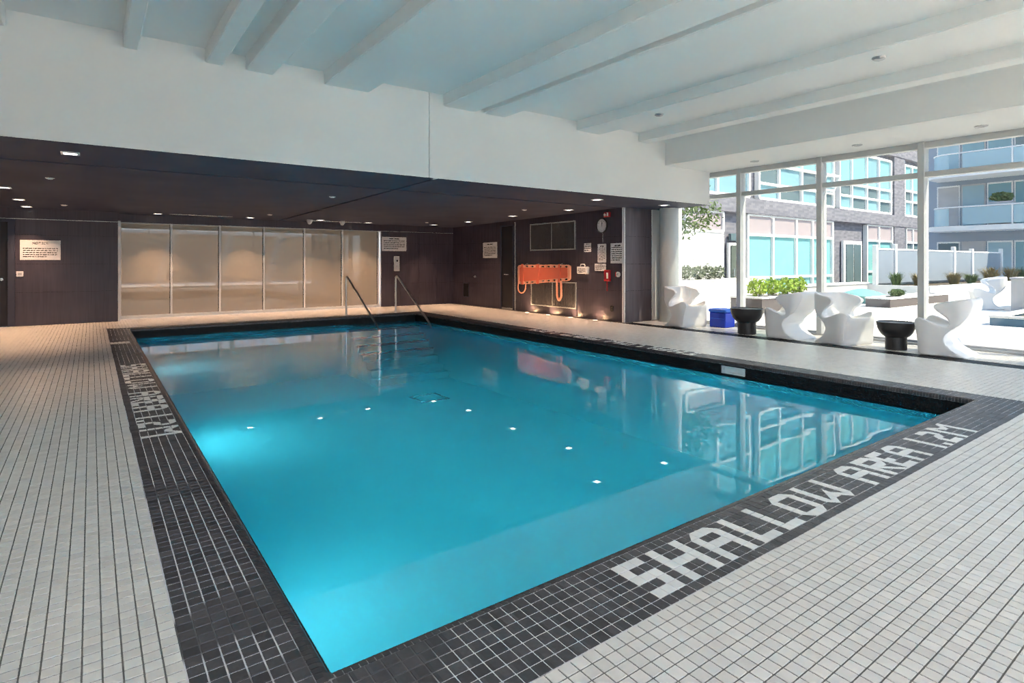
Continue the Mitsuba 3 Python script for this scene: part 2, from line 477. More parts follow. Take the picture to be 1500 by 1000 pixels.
def bull_at(side, a):
    if side == 'L':
        return T().translate([LIPX0 - BW['L'], a, 0])
    if side == 'R':
        return T().translate([LIPX1 + BW['R'], a + BL, 0]).rotate([0, 0, 1], 180)
    if side == 'N':
        return T().translate([a + BL, LIPY0 - BW['N'], 0]).rotate([0, 0, 1], 90)
    return T().translate([a, LIPY1 + BW['F'], 0]).rotate([0, 0, 1], -90)


scene['mat_bed'] = {'type': 'twosided', 'bsdf': {'type': 'diffuse', 'reflectance': {'type': 'rgb', 'value': [.50, .48, .49]}}}
beds = []
for s_, ln, a_ in (('L', LIPY1 - YS, YS), ('R', LIPY1 - YS, YS), ('N', LIPX1 - LIPX0, LIPX0), ('F', LIPX1 - LIPX0, LIPX0)):
    m = bull(ln, BW[s_] - .003)
    w_ = BW[s_]
    M = {'L': T().translate([LIPX0 - w_, a_, -.0022]), 'R': T().translate([LIPX1 + w_, a_ + ln, -.0022]).rotate([0, 0, 1], 180),
         'N': T().translate([a_ + ln, LIPY0 - w_, -.0022]).rotate([0, 0, 1], 90), 'F': T().translate([a_, LIPY1 + w_, -.0022]).rotate([0, 0, 1], -90)}[s_]
    m.apply_transform(np.array(M.matrix, float))
    beds.append(m)
part(pool, 'coping_bed', cat(*beds), 'mat_bed', 35, label='pale grout between the coping tiles')
pieces.sort(key=lambda q: (float(q[0]), q[1], q[2]))
for d_, s_, a_ in pieces[:300]:
    part(pool, 'coping_tile', {**BP[s_], 'to_world': bull_at(s_, a_)}, None)
rest = []
for d_, s_, a_ in pieces[300:]:
    m = BM[s_].copy(); m.apply_transform(np.array(bull_at(s_, a_).matrix, float)); rest.append(m)
part(pool, 'coping_tile_field', cat(*rest), 'mat_bullnose', 35, kind='stuff')
for cx, cy in ((.564, YS), (6.79, YS), (.564, LIPY1 + .04), (6.79, LIPY1 + .04)):
    x1, y1 = (LIPX0 if cx < 3 else LIPX1), (LIPY0 if cy < 3 else LIPY1)
    part(pool, 'corner_tile', bev(min(cx, x1), max(cx, x1), min(cy, y1), max(cy, y1), -.04, -.001, .008), 'mat_bullnose')
# steps under the handrails
for i in range(7):
    st = part(pool, 'step', bev(4.95, bx1, by1 - .25 * (i + 1), by1 - .25 * i + .001, FZ, WZ - .12 - .155 * i, .012), 'mat_pool_plaster')
    if i > 3:
        continue
    part(st, 'nosing', bev(4.94, bx1, by1 - .25 * (i + 1) - .004, by1 - .25 * (i + 1) + .06, WZ - .16 - .155 * i, WZ - .117 - .155 * i, .005), 'mat_pool_trim', label='dark step nosing')
dx, dy = 5.42, 10.2
dr_ = extr(sg.box(-.30, -.30, .30, .30).difference(sg.box(-.25, -.25, .25, .25)), .01)
dr_.apply_translation([dx, dy, FZ])
part(pool, 'main_drain_frame', dr_, 'mat_pool_trim', label='dark square frame of the main drain')
part(pool, 'skimmer', wall(extr(sg.box(-.17, -.05, .17, .05).difference(sg.box(-.14, -.03, .14, .03)), .008), 'x', 4.36, -.115, bx1 - .006), 'mat_white_metal', label='white skimmer mouth in the right wall')
part(pool, 'skimmer_flap', wall(bev(-.135, .135, -.028, .028, 0, .006, .002), 'x', 4.36, -.115, bx1 - .004), 'mat_plaster')
lens = lathe([(0, 0.012), (.08, .010), (.115, 0.002), (.12, 0)], 24)
ring_ = lathe([(.118, 0), (.118, .014), (.14, .012), (.145, 0)], 24)
for y, lamp in ((3.35, .36), (6.5, .55), (10.6, .28)):
    for side in ('L',):
        M = trimesh.transformations.rotation_matrix(math.pi / 2 if side == 'L' else -math.pi / 2, [0, 1, 0])
        M[:3, 3] = [bx0 if side == 'L' else bx1, y, -.72]
        g = ring_.copy(); g.apply_transform(M)
        lm = part(pool, 'underwater_light', g, 'mat_steel', 30)
        g = lens.copy(); g.apply_transform(M)
        if (g.face_normals[:, 0].mean() > 0) != (side == 'L'):
            g.invert()
        part(lm, 'lens', g, 'mat_sign', 30, emitter=emit((POOL_L * lamp * .75, POOL_L * lamp, POOL_L * lamp * 1.02), 3.0))
# water surface with a faint ripple
nx, ny = 154, 292
gx, gy = np.linspace(bx0 - .004, bx1 + .004, nx), np.linspace(by0 - .004, by1 + .004, ny)
GX, GY = np.meshgrid(gx, gy, indexing='ij')
pp = np.stack([GX, GY, 0 * GX], -1)
amp = .00014 + .0013 * np.clip((GX - 3.2) / 3, 0, 1) * np.clip((7.5 - GY) / 5, 0, 1)
ZZ = WZ + amp * (meshkit.noise(pp * 3.0, 1) + .5 * meshkit.noise(pp * 6.5 + 9, 2) - .75)
v = np.stack([GX, GY, ZZ], -1).reshape(-1, 3)
ii = (np.arange(nx - 1)[:, None] * ny + np.arange(ny - 1)[None]).ravel()
wf = np.vstack([np.stack([ii, ii + ny, ii + ny + 1], 1), np.stack([ii, ii + ny + 1, ii + 1], 1)])
solo('pool_water', trimesh.Trimesh(v, wf, process=False), 'mat_water', 'clear turquoise water filling the swimming pool, mirroring the room', 'water', smooth=True)

# ------------------------------------------------------------------ handrails
for k, (x, y0) in enumerate(((5.11, 13.97), (6.50, 14.1))):
    r = thing('handrail', ['stainless steel pool handrail before the beige glass panels, left one of the pair',
                           'stainless steel pool handrail below the slim control box, right one of the pair'][k], 'handrail')
    path = round_path([[x, y0, 0.0], [x, y0, .99], [x + (.32, .21)[k], (12.8, 12.6)[k], WZ], [x + (.34, .215)[k], 12.74 - .2 * k, WZ - .10]], .13)
    part(r, 'rail', tube(path, .024, 14), 'mat_steel', 40)
    part(r, 'floor_flange', trimesh.creation.cylinder(.045, .012, transform=trimesh.transformations.translation_matrix([x, y0, .006])), 'mat_steel', 40)

# ------------------------------------------------------------------ shell: ceiling, fascia, soffit
CZ, BZ, DZ, FASY = 3.72, 3.555, 3.19, 7.30
ceil_ = cat(box(-2.6, 9.04, -2.6, FASY + .2, CZ, CZ + .2))
struct('ceiling', ceil_, 'mat_plaster')
for x0, x1 in ((-.95, -.66), (.27, .405), (1.04, 1.22), (1.46, 1.77), (2.38, 2.98), (4.10, 4.66), (4.79, 5.2), (6.70, 7.25), (8.26, 8.53)):
    part('ceiling', 'beam', bev(x0, x1, -2.6, FASY, BZ, CZ + .02, .012), 'mat_plaster', label='white ceiling beam')
part('ceiling', 'dropped_soffit', bev(9.04, WINX + .3, -2.6, FASY + .2, DZ, CZ + .2, .01), 'mat_plaster', label='dropped white ceiling strip along the windows')
struct('wall_upper')
FASX1 = 10.47
part('wall_upper', 'fascia_panel', box(-2.6, 3.876, FASY, FASY + .12, 2.505, CZ + .02), 'mat_plaster')
part('wall_upper', 'fascia_panel', box(3.884, FASX1, FASY, FASY + .12, 2.505, CZ + .02), 'mat_plaster')
part('wall_upper', 'fascia_backing', box(-2.6, FASX1, FASY + .121, FASY + .15, 2.53, CZ + .02), 'mat_dark_joint')
# return of the fascia towards the window
part('wall_upper', 'fascia_return', box(FASX1 - .12, FASX1, FASY + .15, 8.9, 2.535, CZ), 'mat_plaster')


def soff(y):
    return 2.505 - .0115 * (y - FASY)


def sloped(x0, x1, y0, y1, th=.03, lift=0):
    v = []
    for x in (x0, x1):
        for y in (y0, y1):
            v += [[x, y, soff(y) + lift], [x, y, soff(y) + th + lift]]
    return trimesh.convex.convex_hull(np.array(v))


struct('ceiling_dark')
for x0, x1 in ((-2.6, 3.97), (4.03, 9.35)):
    for y0, y1 in ((FASY + .001, 8.70), (8.79, 16.6)):
        part('ceiling_dark', 'panel', sloped(x0, x1, y0, min(y1, 15.95)), 'mat_dark_ceiling')
part('ceiling_dark', 'panel', sloped(9.352, FASX1 - .001, FASY + .001, 8.9), 'mat_dark_ceiling')
part('ceiling_dark', 'backing', sloped(-2.6, FASX1, FASY + .16, 16.6, .05, .06), 'mat_dark_joint')

# ------------------------------------------------------------------ walls
PANELS = [(0.0, .68), (.68, 1.27), (1.27, 1.87), (1.87, 2.52)]


def clad(name, kind, a0, a1, off, holes=(), width=1.2, top=2.52, depth=.15, stone='mat_dark_stone'):
    """Dark stone-panelled wall: a backing and panels that can be told apart."""
    struct(name)
    if kind == 'y':
        part(name, 'backing', box(a0, a1, off + .012, off + depth, 0, top), 'mat_dark_joint')
    else:
        part(name, 'backing', box(off + .012, off + depth, a0, a1, 0, top), 'mat_dark_joint')
    n = max(1, round((a1 - a0) / width))
    e = np.linspace(a0, a1, n + 1)
    for s, t_ in zip(e, e[1:]):
        for z0, z1 in PANELS:
            z1 = min(z1, top)
            poly = sg.box(s + .002, z0 + .002, t_ - .002, z1 - .002)
            for h in holes:
                poly = poly.difference(sg.box(*h))
            if poly.is_empty or poly.area < 1e-3:
                continue
            m = extr(poly, .012)
            q = m.vertices.copy()
            m.vertices = np.stack([q[:, 0], off + .012 - q[:, 2], q[:, 1]], 1) if kind == 'y' else np.stack([off + .012 - q[:, 2], q[:, 0], q[:, 1]], 1)
            m.fix_normals()
            part(name, 'panel', m, stone)


clad('wall_far_left', 'y', -1.25, .50, 15.40, depth=.6)
clad('wall_far_right', 'y', 6.87, 9.315, 15.90, width=.62)
clad('wall_right', 'x', 8.66, 16.0, 9.30, holes=[(12.62, 0, 13.26, 2.34)], width=1.21)
clad('wall_right_end', 'y', 9.315, 10.20, 8.62, width=1.0, depth=.3, stone='mat_end_stone')
struct('wall_far', box(.50, 6.87, 15.90, 16.1, 2.225, 2.6), 'mat_dark_stone')
struct('trim_1', box(-2.6, .50, 15.385, 15.40, 2.185, 2.20), 'mat_grey_metal')
struct('trim_2', box(6.87, 9.29, 15.885, 15.90, 2.215, 2.227), 'mat_grey_metal')
struct('trim_3', bev(9.282, 9.302, 12.55, 12.585, 0, 2.40, .002), 'mat_grey_metal')
struct('trim_4', bev(9.285, 9.318, 8.595, 8.665, 0, 2.5, .003), 'mat_white_metal')
struct('trim_5', bev(10.205, 10.42, 8.60, 8.66, 0, 2.5, .006), 'mat_white_metal')
struct('trim_6', bev(.475, .52, 15.36, 15.41, 0, 2.22, .004), 'mat_white_metal')
struct('wall_left', box(-2.75, -2.6, -2.6, 16.1, 0, CZ + .2), 'mat_plaster')
struct('wall_far_corner', box(-2.6, -2.35, 15.40, 16.0, 0, 2.6), 'mat_dark_stone')
struct('wall_right_back', box(10.30, 10.62, 8.66, 9.2, 0, CZ), 'mat_plaster')
# doors
struct('door_1')
part('door_1', 'frame', cat(box(-1.36, -1.25, 15.36, 15.55, 0, 2.18), box(-2.35, -2.28, 15.36, 15.55, 0, 2.18), box(-2.28, -1.36, 15.36, 15.55, 2.12, 2.18)), 'mat_dark_ceiling')
part('door_1', 'leaf', bev(-2.28, -1.36, 15.42, 15.47, 0.005, 2.12, .003), 'mat_dark_door')
part('door_1', 'header', box(-2.35, -1.25, 15.40, 15.55, 2.18, 2.6), 'mat_dark_stone')
hb = cat(trimesh.creation.cylinder(.028, .012, transform=np.array([[1, 0, 0, -1.46], [0, 0, 1, 15.413], [0, -1, 0, .96], [0, 0, 0, 1.]])), tube(round_path([[-1.46, 15.41, .96], [-1.46, 15.36, .96], [-1.60, 15.355, .96]], .02), .011))
part('door_1', 'handle', hb, 'mat_steel', 40)
struct('door_2')
part('door_2', 'frame', cat(box(9.27, 9.36, 13.215, 13.255, 0, 2.335), box(9.27, 9.36, 12.625, 12.655, 0, 2.335), box(9.27, 9.36, 12.655, 13.215, 2.295, 2.335)), 'mat_dark_ceiling')
part('door_2', 'leaf', bev(9.305, 9.345, 12.655, 13.215, .03, 2.295, .003), 'mat_dark_door')
part('door_2', 'kick_plate', bev(9.30, 9.306, 12.66, 13.21, .0, .05, .001), 'mat_grey_metal')
part('door_2', 'handle', tube(round_path([[9.30, 12.90, .97], [9.25, 12.90, .97], [9.245, 13.0, .97]], .02), .012), 'mat_steel', 40)
# ------------------------------------------------------------------ lit glass partition at the far end
mx = [.53, 1.55, 2.60, 3.64, 4.675, 5.725, 6.80]
struct('window_1', label='row of beige back-painted glass panels in white frames on the far wall')
for i, (a, c) in enumerate(zip(mx, mx[1:])):
    part('window_1', 'glass_panel', bev(a + .02, c - .02, 15.962, 15.985, .07, 2.20, .002), 'mat_panel_glass')
for i, a in enumerate(mx):
    part('window_1', 'mullion', bev(a - .022, a + .022, 15.935, 16.0, 0, 2.225, .003), 'mat_white_metal')
part('window_1', 'mullion', bev(6.845, 6.868, 15.90, 16.0, 0, 2.225, .003), 'mat_white_metal')
part('window_1', 'bottom_rail', bev(.53, 6.86, 15.94, 15.995, 0, .072, .003), 'mat_white_metal')
part('window_1', 'top_rail', bev(.53, 6.86, 15.945, 15.995, 2.198, 2.225, .003), 'mat_grey_metal')
part('window_1', 'panel_joint', cat(*[box(a - .036, a - .0225, 15.957, 15.99, .07, 2.2) for a in mx[1:]]), 'mat_black')
# ------------------------------------------------------------------ window wall on the right
my = [8.25, 6.67, 5.08, 3.51, 1.93, .35, -1.23, -2.6]
TRANS = 2.68
for i, (y1, y0) in enumerate(zip(my, my[1:])):
    w = struct(f'window_{i + 2}')
    part(w, 'pane', box(WINX - .006, WINX + .006, y0 + .045, y1 - .045, .06, TRANS - .04), 'mat_glass')
    part(w, 'upper_pane', box(WINX - .006, WINX + .006, y0 + .045, y1 - .045, TRANS + .04, DZ - .09), 'mat_glass')
    part(w, 'transom', bev(WINX - .06, WINX + .06, y0 + .045, y1 - .045, TRANS - .042, TRANS + .042, .004), 'mat_window_metal')
    part(w, 'head', bev(WINX - .07, WINX + .07, y0 + .045, y1 - .045, DZ - .10, DZ, .004), 'mat_window_metal')
    part(w, 'track', bev(WINX - .09, WINX - .03, y0 + .045, y1 - .045, -.003, .03, .004), 'mat_grey_metal')
    part(w, 'track', bev(WINX + .02, WINX + .09, y0 + .045, y1 - .045, -.003, .06, .004), 'mat_window_metal')
    part(w, 'mullion', bev(WINX - .10, WINX + .10, y1 - .045, y1 + .045, -.003, DZ, .005), 'mat_window_metal')
part('window_8', 'mullion', bev(WINX - .10, WINX + .10, -2.645, -2.555, -.003, DZ, .005), 'mat_window_metal')
struct('wall_window_corner', box(10.62, 10.8, 8.25, 9.2, 0, CZ), 'mat_plaster')
# glazed wall behind the standpoint, seen mirrored in the far panels
bxs = np.linspace(-2.6, 10.62, 9)
for i, (x0, x1) in enumerate(zip(bxs, bxs[1:])):
    w = struct(f'window_{i + 9}')
    part(w, 'pane', box(x0 + .04, x1 - .04, -2.601, -2.599, .06, 3.02), 'mat_clear_glass')
    part(w, 'mullion', bev(x0 - .04, x0 + .04, -2.68, -2.52, 0, 3.06, .005), 'mat_white_metal')
    part(w, 'sill', bev(x0 + .04, x1 - .04, -2.66, -2.54, -.003, .06, .004), 'mat_white_metal')
struct('wall_back', box(-2.6, 10.8, -2.72, -2.6, 3.02, CZ + .2), 'mat_plaster')
for x in (-.5, 2.8, 5.6, 8.2):
    solo('slanted_column', tube([[x, -3.3, -.03], [x + 1.1, -3.3, 4.2]], .16, 16), 'mat_white_wall', 'slanted white column outside the glazing behind the pool room', 'column', group='slanted columns mirrored in the glass panels', smooth=40)

# ------------------------------------------------------------------ round column
col = thing('round_column', 'thick round grey-white column at the corner by the windows', 'column')
part(col, 'shaft', trimesh.creation.cylinder(.20, 2.49, sections=48, transform=trimesh.transformations.translation_matrix([10.28, 8.20, 1.245])), 'mat_column', 40)

# ------------------------------------------------------------------ ceiling lamps and fittings
WARM = np.array([1.0, .61, .37])
spots = [(-0.185, 7.939, 'square downlight in the dark ceiling strip by the white fascia, nearest the left edge'), (-1.079, 11.722, 'square downlight, nearest of the three in the left corner of the dark ceiling'),
         (-1.050, 13.551, 'square downlight, middle of the three in the left corner of the dark ceiling'), (-1.042, 14.950, 'square downlight, farthest of the three, by the dark left wall'),
         (1.226, 15.306, 'square downlight at the left end of the slot light above the glass panels'), (3.172, 15.306, 'square downlight above the middle of the glass panels'),
         (4.848, 15.145, 'square downlight over the far deck between the two dome cameras'), (6.224, 15.306, 'square downlight above the right end of the glass panels'),
         (8.152, 15.065, 'square downlight in the far right corner of the dark ceiling'), (8.437, 13.593, 'square downlight by the right wall above the small square notice'),
         (8.445, 11.524, 'square downlight by the right wall above the dark door'), (8.610, 9.632, 'square downlight by the right wall in front of the upper vent'),
         (7.765, 7.883, 'square downlight in the ceiling edge left of the clock'), (9.633, 7.810, 'square downlight next to the round column')]
for X, Y, lab in spots:
    z = soff(Y)
    d = thing('downlight', lab, 'ceiling light')
    fr = extr(sg.box(-.085, -.085, .085, .085).difference(sg.box(-.06, -.06, .06, .06)), .012)
    fr.apply_translation([X, Y, z - .012])
    part(d, 'frame', fr, 'mat_sign')
    L = trimesh.Trimesh([[X - .06, Y - .06, z - .006], [X - .06, Y + .06, z - .006], [X + .06, Y + .06, z - .006], [X + .06, Y - .06, z - .006]], [[0, 1, 2], [0, 2, 3]], process=False)
    part(d, 'lens', L, 'mat_sign', emitter=emit((.55, .5, .42)))
    scene[d + '_lamp'] = {'type': 'spot', 'intensity': {'type': 'rgb', 'value': (WARM * DOWN_I * (.3 if Y < 9 else 1)).tolist()}, 'cutoff_angle': 42.0, 'beam_width': 16.0,
                          'to_world': T().look_at(origin=[X, Y, z - .03], target=[X, Y, 0], up=[0, 1, 0])}
for X0, X1, Y0, lab in ((1.448, 2.766, 15.306, 'slim light slot in the dark ceiling above the left glass panels'), (4.559, 6.079, 15.427, 'slim light slot in the dark ceiling behind the dome cameras')):
    z = soff(Y0)
    s_ = thing('slot_light', lab, 'ceiling light')
    part(s_, 'trim', cat(box(X0, X1, Y0 - .03, Y0 - .018, z - .008, z + .004), box(X0, X1, Y0 + .018, Y0 + .03, z - .008, z + .004)), 'mat_sign')
    part(s_, 'diffuser', box(X0, X1, Y0 - .018, Y0 + .018, z - .004, z + .004), 'mat_sign')
for X, Y, lab in ((-0.464, 10.226, 'small round sprinkler cap in the dark ceiling, the nearest on the left'), (-0.428, 14.252, 'small round sprinkler cap in the dark ceiling near the left wall'),
                  (3.381, 14.252, 'small round sprinkler cap in the dark ceiling before the glass panels'), (3.469, 10.173, 'small round sprinkler cap beside the long ceiling joint'),
                  (7.589, 14.415, 'small round sprinkler cap near the far right corner'), (7.771, 10.165, 'small round sprinkler cap left of the upper vent')):
    m = lathe([(0, -.02), (.03, -.02), (.04, -.012), (.055, -.004), (.055, 0.0), (0, 0.0)], 20)
    m.apply_translation([X, Y, soff(Y)])
    solo('sprinkler_cap', m, 'mat_sign', lab, 'sprinkler', smooth=40)
for X, Y, lab in ((4.595, 15.226, 'white dome camera over the far end of the pool, the left one'), (5.463, 15.226, 'white dome camera over the far end of the pool, the right one')):
    d = thing('dome_camera', lab, 'camera')
    m = trimesh.creation.cylinder(.075, .05, sections=24); m.apply_translation([X, Y, soff(Y) - .025])
    part(d, 'base', m, 'mat_sign', 40)
    m = lathe([(0, -.12), (.03, -.113), (.05, -.095), (.062, -.05), (0, -.05)], 24); m.apply_translation([X, Y, soff(Y)])
    part(d, 'dome', m, 'mat_sign', 60)
for x, y, z, lab in ((2.96, 6.1, CZ, 'round white sprinkler cap in the ceiling above the pool, the left one'), (6.98, 5.75, BZ, 'round white sprinkler cap on a ceiling beam, the middle one'), (7.0, 2.73, BZ, 'round white sprinkler cap on a ceiling beam, the right one')):
    m = lathe([(0, -.03), (.04, -.03), (.06, -.02), (.07, -.004), (.07, 0), (0, 0)], 24); m.apply_translation([x, y, z])
    solo('sprinkler_cap', m, 'mat_grey_metal', lab, 'sprinkler', smooth=40)
for x, y, lab in ((10.0, 6.0, 'round recessed fitting in the dropped ceiling strip, farthest of three'), (9.95, 4.2, 'round recessed fitting in the dropped ceiling strip, middle of three'), (9.95, 2.6, 'round recessed fitting in the dropped ceiling strip, nearest of three')):
    m = lathe([(0, -.004), (.04, -.004), (.04, -.012), (.075, -.012), (.08, 0), (0, 0)], 24); m.apply_translation([x, y, DZ])
    solo('recessed_fitting', m, 'mat_grey_metal', lab, 'ceiling light', smooth=30)

# ------------------------------------------------------------------ right wall: uplights, vents, board, clock, notices
for y, lab in ((11.84, 'round floor uplight under the left edge of the lower vent'), (10.99, 'round floor uplight under the middle of the lower vent'), (10.16, 'round floor uplight under the right edge of the lower vent'), (9.34, 'round floor uplight below the red safety tag, nearest the corner')):
    u = thing('floor_uplight', lab, 'floor light')
    m = lathe([(.042, 0), (.042, .008), (.065, .006), (.07, 0)], 24); m.apply_translation([9.14, y, 0])
    part(u, 'rim', m, 'mat_steel', 40)
    m = trimesh.creation.cylinder(.042, .005, sections=24); m.apply_translation([9.14, y, .0035])
    part(u, 'lens', m, 'mat_sign', emitter=emit((1.2, .85, .45)))
    scene[u + '_lamp'] = {'type': 'spot', 'intensity': {'type': 'rgb', 'value': (WARM * np.array([1, .95, .8]) * UP_I).tolist()}, 'cutoff_angle': 80.0, 'beam_width': 38.0,
                          'to_world': T().look_at(origin=[9.15, y, .02], target=[9.25, y, .32], up=[0, 1, 0])}


def vent(y0, y1, z0, z1, lab):
    v_ = thing('wall_vent', lab, 'vent')
    W, H = y1 - y0, z1 - z0
    fr = extr(sg.box(0, 0, W, H).difference(sg.box(.03, .03, W / 2 - .012, H - .03)).difference(sg.box(W / 2 + .012, .03, W - .03, H - .03)), .025)
    part(v_, 'frame', wall(fr, 'x', y1, z0, 9.298), 'mat_grey_metal')
    for s in (0, 1):
        x0 = .03 if s == 0 else W / 2 + .012
        x1 = W / 2 - .012 if s == 0 else W - .03
        bk = part(v_, 'louver_bank', wall(box(x0, x1, .03, H - .03, 0, .004), 'x', y1, z0, 9.299), 'mat_black')
        n = 24
        sl = [box(x0 + (k + .15) * (x1 - x0) / n, x0 + (k + .72) * (x1 - x0) / n, .03, H - .03, .006, .018) for k in range(n)]
        for q in sl:
            part(bk, 'louver', wall(q, 'x', y1, z0, 9.299), 'mat_grey_slat')


mat('mat_grey_slat', (.10, .095, .10), 0.45, metallic=0.2)
vent(10.15, 11.89, 1.605, 2.30, 'wide grey louvered vent high on the dark right wall above the orange board')
vent(10.12, 11.85, .19, .83, 'wide grey louvered vent low on the dark right wall behind the orange board')

bd = thing('spine_board', 'orange rescue spine board hung sideways on the dark right wall', 'rescue board')
L_ = 2.08
BT = .13                                       # rise of the lower edge from the wide to the narrow end
outl = sg.Polygon([(0, .02), (.12, -.01), (L_ - .12, BT), (L_, BT + .03), (L_, .50), (L_ - .12, .525), (.12, .515), (0, .49)]).buffer(-.06).buffer(.06)
holes = []
for i in range(9):
    t_ = .12 + i * .22
    lo = -.01 + (t_ - .12) / (L_ - .24) * (BT + .01)
    holes.append(sg.LineString([(t_, .472), (t_ + .10, .474)]).buffer(.020))
    holes.append(sg.LineString([(t_, lo + .042), (t_ + .10, lo + .049)]).buffer(.020))
holes.append(sg.LineString([(L_ - .045, .26), (L_ - .045, .42)]).buffer(.016))
shape = outl.difference(so.unary_union(holes))
part(bd, 'rim', wall(extr(shape.difference(outl.buffer(-.075)), .055), 'x', 12.37, .725, 9.285), 'mat_orange_pale', label='pale rim with dark hand slots')
part(bd, 'deck', wall(extr(outl.buffer(-.073), .045), 'x', 12.37, .725, 9.285), 'mat_orange')
for t_, w_ in ((.16, .09), (.80, .11), (1.66, .075)):
    lo = max(0, (t_ - .12) / (L_ - .24) * BT - .01)
    part(bd, 'strap', wall(bev(t_, t_ + w_, lo - .012, .535, .046, .062, .003), 'x', 12.37, .725, 9.285), 'mat_orange', label='orange strap')
for a_ in (.35, .85, 1.74):
    part(bd, 'hanger', wall(tube(round_path([[a_, .54, -.02], [a_, .54, .03], [a_, .50, .065]], .015), .008), 'x', 12.37, .725, 9.285), 'mat_steel', 40)
hang = round_path([[1.62, .12, .06], [1.62, -.26, .05], [1.69, -.37, .05], [1.77, -.26, .05], [1.77, .12, .06]], .05)
part(bd, 'hanging_strap', wall(tube(hang, .028, 8), 'x', 12.37, .725, 9.285), 'mat_orange_pale', 40, label='strap end hanging below the board')
loop = round_path([[.02, .06, .04], [-.01, -.18, .04], [.16, -.26, .04], [.33, -.16, .04], [.34, .04, .04]], .1)
part(bd, 'head_strap', wall(tube(loop, .018, 8), 'x', 12.37, .725, 9.285), 'mat_orange_pale', 40)

ck = thing('wall_clock', 'round white wall clock above the notices on the dark right wall', 'clock')
cy, cz = 9.268, 2.13
rim = lathe([(.150, 0), (.150, .03), (.162, .035), (.168, .02), (.168, 0)], 40)
part(ck, 'rim', wall(rim, 'x', cy, cz, 9.298), 'mat_charcoal', 40)
part(ck, 'face', wall(trimesh.creation.cylinder(.151, .012, sections=40), 'x', cy, cz, 9.290), 'mat_sign')
nums = []
for k in range(1, 13):
    m = meshkit.text_mesh(str(k), .028, .001)
    c_ = m.bounds.mean(0)
    m.apply_translation([-c_[0] + .118 * math.sin(k * math.pi / 6), -c_[1] + .118 * math.cos(k * math.pi / 6), .0065])
    nums.append(m)
part(ck, 'numerals', wall(cat(*nums), 'x', cy, cz, 9.290), 'mat_ink')
for ang, ln, w_ in ((8, .07, .010), (-3, .105, .007)):
    h_ = box(-w_ / 2, w_ / 2, -.015, ln, .0085, .0105)
    h_.apply_transform(trimesh.transformations.rotation_matrix(math.radians(-ang), [0, 0, 1]))
    part(ck, 'hand', wall(h_, 'x', cy, cz, 9.290), 'mat_black')
part(ck, 'cord', wall(box(-.004, .004, -.40, -.16, -.006, .004), 'x', cy - .02, cz, 9.290), 'mat_grey_metal', label='thin grey cord below the clock')

r2 = np.random.default_rng(11)


def words(w, h, lines, margin=.07, ls=None):
    """Rows of small print, too fine to read: strokes of word length."""
    out = []
    lh = h / lines
    for i in range(lines):
        x = w * margin
        end = w * (1 - margin) * (1.0 if i < lines - 1 else .7)
        while x < end:
            l = min(end - x, r2.uniform(.03, .11) * w)
            if l > .01 * w:
                out.append(box(x, x + l, h - (i + .78) * lh, h - (i + .34) * lh, .006, .0068))
            x += l + .018 * w
    return out


def notice(name, kind, a, z0, w, h, off, lab, title=None, th=.0, lines=5, cat_='sign', body=.62, printed=True, tilt=0):
    s_ = thing(name, lab, cat_)
    part(s_, 'plate', wall(bev(0, w, 0, h, -.002, .006, .002), kind, a, z0, off), 'mat_sign')
    ink = []
    if title:
        m = meshkit.text_mesh(title, th, .0008, bold=True)
        b_ = m.bounds
        m.apply_translation([w / 2 - (b_[0, 0] + b_[1, 0]) / 2, h - th * 1.75, .006])
        ink.append(m)
    if printed:
        g = words(w, h * body, lines)
        for q in g:
            q.apply_translation([0, h * (.12 if title or body < .8 else .08), 0])
        ink += g
        if body < .8 and not title:
            ink.append(box(w * .3, w * .46, h * .84, h * .91, .006, .0068)); ink.append(box(w * .5, w * .7, h * .84, h * .91, .006, .0068))
    if ink:
        part(s_, 'lettering', wall(cat(*ink), kind, a, z0, off), 'mat_ink', kind='stuff')
    return s_


notice('notice_sign', 'y', -1.175, 1.352, .655, .41, 15.398, 'wide white notice plate headed NOTICE on the dark left wall', 'NOTICE', .05, 5, body=.52)
notice('notice_sign', 'y', 6.885, 1.64, .79, .415, 15.898, 'wide white notice plate right of the beige glass panels', None, 0, 5, body=.68)
notice('notice_sign', 'x', 14.15, 1.43, .72, .45, 9.298, 'small square white notice on the dark right wall beside the dark door', None, 0, 6, body=.62)
notice('notice_sign', 'x', 9.86, 1.54, .235, .21, 9.298, 'small white card right of the upper vent', None, 0, 3, body=.62)
notice('notice_sign', 'x', 9.41, 1.295, .265, .425, 9.298, 'tall narrow white notice under the clock', None, 0, 9, body=.7)
notice('notice_sign', 'x', 9.49, 1.11, .355, .165, 9.280, 'small wide white notice just above the red safety tag', None, 0, 3, body=.66)
notice('notice_sign', 'x', 9.01, 1.28, .42, .445, 9.298, 'large white notice with bold lines beside the white corner trim', None, 0, 7, body=.72)
cb = thing('first_aid_box', 'white first aid box with a carrying handle between the orange board and the notices', 'box')
part(cb, 'case', wall(bev(0, .36, 0, .17, 0, .09, .02), 'x', 10.03, 1.035, 9.298), 'mat_sign')
part(cb, 'handle', wall(tube(round_path([[.10, .16, .045], [.10, .225, .045], [.24, .225, .045], [.24, .16, .045]], .03), .012), 'x', 10.03, 1.035, 9.298), 'mat_sign', 40)
part(cb, 'lettering', wall(cat(*[q.apply_translation([.02, .02, .0845]) or q for q in words(.30, .11, 4)]), 'x', 10.03, 1.035, 9.298), 'mat_ink')
tp = thing('emergency_phone', 'red emergency phone with a hanging cord under the small notices', 'phone')
part(tp, 'body', wall(bev(0, .17, 0, .25, 0, .07, .012), 'x', 9.16, .885, 9.298), 'mat_red')
part(tp, 'receiver', wall(bev(.035, .075, .03, .23, .07, .105, .012), 'x', 9.16, .885, 9.298), 'mat_red')
